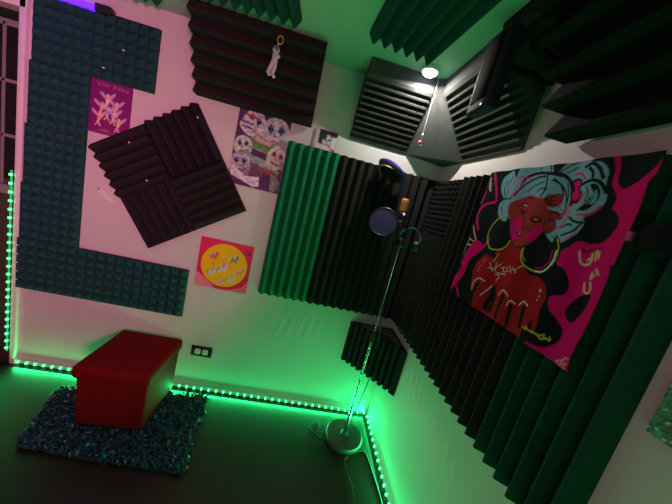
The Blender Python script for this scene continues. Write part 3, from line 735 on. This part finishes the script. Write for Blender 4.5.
for (u0, v0), (u1, v1) in [((0, 0), (1, 0)), ((1, 0), (1, 1)), ((1, 1), (0, 1)), ((0, 1), (0, 0))]:
    for i in range(N): ring.append(rq(u0+(u1-u0)*i/N, v0+(v1-v0)*i/N)-cen+Vector((rnd(-.005, .005), rnd(-.005, .005), 0)))
k = len(ring); mb.add([(p.x, p.y, .001) for p in ring]+[(p.x, p.y, .014) for p in ring], [(i, (i+1) % k, k+(i+1) % k, k+i) for i in range(k)]+[tuple(range(k))[::-1], tuple(range(k, 2*k))])
mb.build('backing', mat('rug_backing', (.01, .03, .06), .9, noise=.2), rug)

root = empty('storage_ottoman', (-1.685, -.235, .016), 'bright red upholstered storage box with overhanging padded lid on the rug', 'ottoman')
mb = MB(); 
def soft_box(x0, x1, y0, y1, z0, z1, bev, puff=0, taper=0):
    bm = bmesh.new(); bmesh.ops.create_cube(bm, size=1)
    for v in bm.verts:
        k = 1-taper*(.5-v.co.z)
        v.co = Vector(((x0+x1)/2+v.co.x*(x1-x0)*k, (y0+y1)/2+v.co.y*(y1-y0)*k, (z0+z1)/2+v.co.z*(z1-z0)))
    bmesh.ops.bevel(bm, geom=list(bm.edges), offset=bev, segments=4, profile=.5, affect='EDGES')
    if puff:
        top = [f for f in bm.faces if f.normal.z > .99]; r = bmesh.ops.subdivide_edges(bm, edges=list({e for f in top for e in f.edges}), cuts=6, use_grid_fill=True)
        for v in bm.verts:
            if v.co.z > z1-.002:
                u = (v.co.x-x0)/(x1-x0)*2-1; w = (v.co.y-y0)/(y1-y0)*2-1; v.co.z += puff*max(0, (1-u*u))*max(0, (1-w*w))
    bm.verts.index_update(); m_ = MB(); m_.add([v.co[:] for v in bm.verts], [[v.index for v in f.verts] for f in bm.faces], True); bm.free(); return m_
soft_box(-.180, .192, -.195, .195, .006, .318, .012, 0, .03).build('body', M['red'], root)
soft_box(-.198, .204, -.212, .212, .312, .392, .022, .008).build('lid', M['red'], root)

# ------------------------------------------------------------------ microphone stand
BX, BY = -.232, -.262
root = empty('microphone_stand', (BX, BY, 0), 'tall chrome microphone stand on a round weighted base in the corner', 'microphone stand')
MB().lathe([(.130, .0), (.133, .004), (.133, .030), (.126, .040), (.100, .044), (.03, .046), (.022, .060), (.018, .066)], 48).build('base', mat('base_enamel', (.05, .055, .05), .35), root)
MB().tube([(0, 0, .05), (0, 0, .80)], .0095, 14).build('lower_tube', M['chrome'], root)
MB().lathe([(.010, .765), (.017, .770), (.018, .83), (.013, .845), (.008, .85)], 20).build('clutch', M['blackp'], root)
MB().tube([(0, 0, .84), (0, 0, 1.50)], .006, 12).build('upper_tube', M['chrome'], root)
MB().lathe([(.007, 1.49), (.013, 1.495), (.013, 1.53), (.007, 1.535)], 16).build('swivel', M['blackp'], root)
MB().tube([(0, 0, 1.53), (-.015, -.005, 1.56), (-.035, -.01, 1.59)], .006, 10).build('mount_arm', M['blackp'], root)

# microphone in a shock mount
root = empty('microphone', (-.272, -.272, 1.60), 'studio microphone with copper mesh head and magenta body', 'microphone')
mx = Matrix.Rotation(math.radians(-3), 4, 'Y')
MB().lathe([(.020, .040), (.0235, .044), (.0235, .095), (.022, .108), (.014, .115), (.002, .116)], 24, Matrix.Translation((-.006, 0, .0)) @ mx).build('mesh_head', M['copper'], root)
MB().lathe([(.012, -.055), (.021, -.05), (.023, -.03), (.0235, .040)], 24, mx).build('body', M['magenta'], root)
MB().lathe([(.0235, .038), (.0255, .039), (.0255, .043), (.0235, .044)], 24, mx).build('collar', M['blackp'], root)
MB().ball((-.004, -.0245, .025), (.006, .002, .006), 12).build('badge', M['dot'], root)  # logo dot is no lamp, its glow comes from the indicator emission
ring = [(.048*math.cos(2*PI*i/24), .048*math.sin(2*PI*i/24), -.02) for i in range(24)]
mb = MB().tube(ring, .004, 8, closed=True); ring2 = [(x, y, .025) for x, y, z in ring]; mb.tube(ring2, .003, 8, closed=True)
for k in range(6):
    a_ = k*PI/3; mb.tube([(.048*math.cos(a_), .048*math.sin(a_), -.02), (.021*math.cos(a_+.5), .021*math.sin(a_+.5), -.012)], .0015, 6); mb.tube([(.048*math.cos(a_), .048*math.sin(a_), -.02), (.048*math.cos(a_), .048*math.sin(a_), .025)], .002, 6)
mb.build('shock_mount', M['blackp'], root)

# pop filter
root = empty('pop_filter', (-.396, -.33, 1.555), 'round violet fabric pop filter beside the microphone', 'pop filter')
nd = Vector((-.35, -1, .15)).normalized(); mxx = frame((0, 0, 0), nd.cross(Vector((0, 0, 1))), nd)
MB().lathe([(.077, -.002), (.078, 0), (.077, .002), (.04, .0035), (.001, .004)], 40, mxx).build('mesh_disc', M['popf'], root)
MB().tube([mxx @ Vector((.079*math.cos(2*PI*i/40), .079*math.sin(2*PI*i/40), 0)) for i in range(40)], .0042, 8, closed=True).build('hoop', M['purplep'], root)
MB().tube([(.065, .012, -.045), (.10, .05, -.07), (.13, .07, -.10), (.155, .068, -.15), (.163, .068, -.20)], .004, 8).build('gooseneck', M['blackp'], root)

# headphones hanging from the stand
root = empty('headphones', (-.2, -.30, 1.49), 'black headphones with thin band hanging on the microphone stand', 'headphones')
band = [(.066*math.cos(math.radians(t_)), .012*math.sin(math.radians(t_*2)), .062*math.sin(math.radians(t_))+.005) for t_ in range(-25, 206, 11)]
MB().tube(band, .006, 8).build('headband', mat('blue_lit_band', (.05, .13, .18), .25), root)  # blue light along the arc is put into the band colour
for sgn, lx in ((-1, -.055), (1, .055)):
    mb = MB().lathe([(.010, -.014), (.030, -.014), (.034, -.006), (.034, .006), (.026, .014), (.012, .014)], 24, Matrix.Translation((lx*.95, 0, -.035)) @ Matrix.Rotation(PI/2, 4, 'Y'))
    mb.build('ear_cup', M['blackp'], root)
    MB().lathe([(.016, -.006), (.028, -.006), (.031, 0), (.028, .006), (.016, .006)], 24, Matrix.Translation((lx*.95-sgn*.018, 0, -.035)) @ Matrix.Rotation(PI/2, 4, 'Y')).build('ear_pad', M['wire'], root)
# small copper jack by the headphones
# cap hung on the foam
root = empty('peaked_cap', (-.37, -.11, 1.868), 'navy peaked cap with gold braid hung on the foam above the pop filter', 'cap')
cx = Matrix.Rotation(math.radians(26), 4, 'Y') @ Matrix.Rotation(math.radians(-28), 4, 'X')
mb = MB().lathe([(.072, -.014), (.098, -.006), (.106, .006), (.102, .013), (.07, .018), (.002, .021)], 36, cx @ Matrix.Scale(.62, 4, (0, 1, 0))); mb.build('crown', M['navy'], root)
MB().lathe([(.070, -.034), (.074, -.032), (.074, -.012), (.07, -.010)], 36, cx @ Matrix.Scale(.62, 4, (0, 1, 0))).build('band', M['matt'], root)
MB().tube([cx @ Vector((.076*math.cos(math.radians(t_)), .62*.076*math.sin(math.radians(t_)), -.026)) for t_ in range(180, 361, 12)], .0042, 8).build('gold_braid', M['gold'], root)
vz = []; 
for i in range(13):
    t_ = math.radians(200+i*140/12); vz.append(cx @ Vector((.072*math.cos(t_), .62*.072*math.sin(t_), -.034)))
for i in range(13):
    t_ = math.radians(200+i*140/12); vz.append(cx @ Vector((.092*math.cos(t_), .62*.15*math.sin(t_), -.062)))
MB().add(vz+[v+Vector((0, 0, -.003)) for v in vz], [(i, i+1, 14+i, 13+i) for i in range(12)]+[(26+13+i, 26+14+i, 26+i+1, 26+i) for i in range(12)]+[(13+i, 14+i, 40+i, 39+i) for i in range(12)], True).build('visor', M['matt'], root)

# cables
def cable(pts, r, label, m='wire'):
    P = [Vector(p) for p in pts]; o_ = []
    for i in range(len(P)-1):
        a0 = P[max(i-1, 0)]; a1 = P[i]; a2 = P[i+1]; a3 = P[min(i+2, len(P)-1)]
        for k in range(8):
            t_ = k/8; o_.append(.5*((2*a1)+(-a0+a2)*t_+(2*a0-5*a1+4*a2-a3)*t_*t_+(-a0+3*a1-3*a2+a3)*t_**3))
    o_.append(P[-1]); return tag(MB().tube(o_, r, 8).build('cable', M[m]), label, 'cable', 'loose black cables')
cable([(-.245, -.25, 1.30), (-.20, -.22, .95), (-.13, -.17, .6), (-.16, -.20, .32), (-.205, -.235, .06)], .0035, 'black cable sagging down behind the chrome microphone stand')
cable([(-.15, -.36, .006), (-.09, -.36, .006), (-.065, -.50, .006), (-.05, -.67, .006), (-.05, -.95, .006)], .0055, 'thick black cable on the floor beside the right wall LED strip')
cable([(-.21, -.40, .005), (-.245, -.44, .005), (-.226, -.55, .005), (-.215, -.64, .005), (-.24, -.9, .005)], .0028, 'thin cable on the floor running from the stand base towards the viewer')
cable([(-.36, -.30, .006), (-.44, -.26, .006), (-.47, -.20, .006), (-.40, -.16, .006), (-.42, -.24, .01), (-.37, -.22, .006), (-.33, -.13, .006)], .003, 'short looped cable lying left of the stand base')
cable([(-.25, -.734, 2.394), (-.17, -.733, 2.390), (-.06, -.733, 2.393), (-.015, -.733, 2.39)], .004, 'thin black cable crossing the ceiling above the hanging black box')

# hanging black box with indicator
root = empty('speaker_box', (-.272, -.79, 2.195), 'black box with one white indicator hanging before the right slotted trap', 'speaker')
MB().box((-.026, -.068, -.140), (.026, .068, .145), .012, seg=4).build('cabinet', M['boxp'], root)
MB().box((-.028, -.052, -.100), (-.025, .052, .125), .001).build('grille', M['matt'], root)
MB().ball((-.024, -.030, -.120), .0045, 10).build('indicator', M['dot'], root)
MB().box((.024, .02, .05), (.270, .04, .07), .003).build('bracket', M['matt'], root)

# ------------------------------------------------------------------ small things
root = empty('keychain', (-1.165, -.265, 2.24), 'pearly astronaut keychain on a gold ring pinned to the black panel', 'keychain')
MB().tube([(.006+.014*math.cos(2*PI*i/20), -.002, .079+.019*math.sin(2*PI*i/20)) for i in range(20)], .0035, 8, closed=True).build('ring', M['gold'], root)
mb = MB(); mb.tube([(0, 0, .06), (-.002, 0, .048)], .004, 8); mb.ball((-.006, 0, .030), (.019, .018, .020), 16)
mb.tube([(-.005, 0, .018), (-.003, 0, -.002), (-.006, 0, -.028)], [.014, .018, .013], 14)
mb.tube([(-.012, 0, .008), (.006, -.012, -.006), (.022, -.014, .0)], [.008, .008, .006], 10)
mb.tube([(-.010, 0, -.025), (-.017, -.003, -.055), (-.026, -.003, -.085), (-.016, -.008, -.096)], [.012, .011, .010, .008], 10)
mb.tube([(.0, 0, -.025), (.002, -.002, -.055), (-.004, -.004, -.088), (.010, -.010, -.10)], [.012, .010, .009, .008], 10)
mb.build('figure', M['suit'], root)
MB().ball((-.004, -.012, .032), (.013, .010, .012), 12).build('face_shield', M['greenorn'], root)

root = empty('hanging_ornament', (-.288, -.252, 2.385), 'thin pale string with a red and green bead before the grey wedge', 'ornament')
MB().tube([(0, 0, 0), (-.001, 0, -.12), (0, 0, -.33)], .0013, 6).build('string', M['suit'], root)
mb = MB()
MB().ball((0, 0, -.30), (.006, .005, .012), 10).build('white_bead', M['whitep'], root)
MB().ball((-.003, 0, -.342), (.013, .009, .010), 12).build('red_bead', M['redorn'], root)
MB().ball((.004, 0, -.362), (.011, .009, .010), 12).build('green_bead', M['greenorn'], root)

# outlet
root = empty('wall_outlet', (-1.355, -.001, .318), 'black double socket plate low on the wall right of the red box', 'outlet')
MB().box((-.073, -.008, -.041), (.073, 0, .041), .004).build('plate', M['plate'], root)
for sx in (-.025, .027):
    s = MB().box((sx-.019, -.013, -.020), (sx+.019, -.007, .020), .006).build('socket', M['socket'], root)
    mb = MB()
    for q in (-.007, .007): mb.box((sx+q-.0012, -.0135, -.002), (sx+q+.0012, -.0128, .010))
    mb.box((sx-.002, -.0135, -.012), (sx+.002, -.0128, -.008)); mb.build('slot', M['plate'], s)

# adhesive hook strip left on the wall
root = empty('adhesive_strip', (-2.085, -.001, 1.282), 'torn pale adhesive strip with a brown nail, left of the tilted square', 'tape')
ang = -.62; pts = []
for u, v in [(-.055, .010), (-.03, .017), (0, .013), (.03, .018), (.058, .012), (.062, -.006), (.035, -.013), (.0, -.010), (-.03, -.015), (-.052, -.008)]:
    pts.append((u*math.cos(ang)-v*math.sin(ang), u*math.sin(ang)+v*math.cos(ang)))
k = len(pts); MB().add([(x, 0, z) for x, z in pts]+[(x, -.002, z) for x, z in pts], [(i, (i+1) % k, k+(i+1) % k, k+i) for i in range(k)]+[tuple(range(k)), tuple(range(k, 2*k))]).build('strip', M['pale'], root)
MB().ball((-.04, -.004, .034), (.006, .004, .006), 10).build('nail', M['nail'], root)

# push pins
pin0 = None
for loc, lab in [((-2.024, -.054, 2.118), 'white push pin in the teal tile above the purple poster, upper'), ((-2.120, -.054, 2.000), 'white push pin in the teal tile above the purple poster, lower'),
                 ((-1.948, -.054, 1.636), 'white push pin near the top of the tilted foam square, left side'), ((-1.827, -.054, 1.441), 'white push pin in the middle of the tilted square left tile'), ((-1.588, -.054, 1.877), 'white push pin near the top corner of the tilted square')]:
    if pin0 is None:
        pin0 = MB().lathe([(.0015, .012), (.0015, .004), (.0035, .003), (.003, -.001), (.0045, -.004), (.001, -.005)], 12, Matrix.Rotation(-PI/2, 4, 'X')).build('push_pin', M['whitep']); o = pin0
    else:
        o = pin0.copy(); COL.objects.link(o)
    o.location = loc; tag(o, lab, 'push pin', 'push pins in the foam')

# pouch on the right foam
root = empty('wall_pouch', (-.052, -1.345, 1.69), 'small black pouch with a pink tag on the foam right of the tapestry', 'pouch')
MB().box((-.03, -.03, -.035), (0, .035, .035), .010, seg=3).build('case', M['matt'], root)
MB().box((-.036, .042, -.012), (-.024, .054, .010), .002).build('tag', M['pinktag'], root)

# ------------------------------------------------------------------ world, camera
w = bpy.data.worlds.new('dim_room'); SC.world = w; w.use_nodes = True
w.node_tree.nodes['Background'].inputs[0].default_value = (.5, .3, .5, 1); w.node_tree.nodes['Background'].inputs[1].default_value = .02
Rm = [[0.966274, -0.088213, 0.241936], [0.220043, -0.205214, -0.95366], [0.133774, 0.974734, -0.178882]]
cam = bpy.data.cameras.new('camera'); co = bpy.data.objects.new('camera', cam); COL.objects.link(co)
cam.sensor_width = 36; cam.lens = 270.376*36/672; cam.clip_start = .01
co.matrix_world = Matrix(((Rm[0][0], -Rm[1][0], -Rm[2][0], -.83038), (Rm[0][1], -Rm[1][1], -Rm[2][1], -1.8653), (Rm[0][2], -Rm[1][2], -Rm[2][2], 1.6), (0, 0, 0, 1)))
SC.camera = co
SC.view_settings.view_transform = 'Standard'; SC.view_settings.look = 'None'; SC.view_settings.exposure = 0
SC.cycles.use_denoising = True; SC.cycles.max_bounces = 6; SC.cycles.sample_clamp_indirect = 4
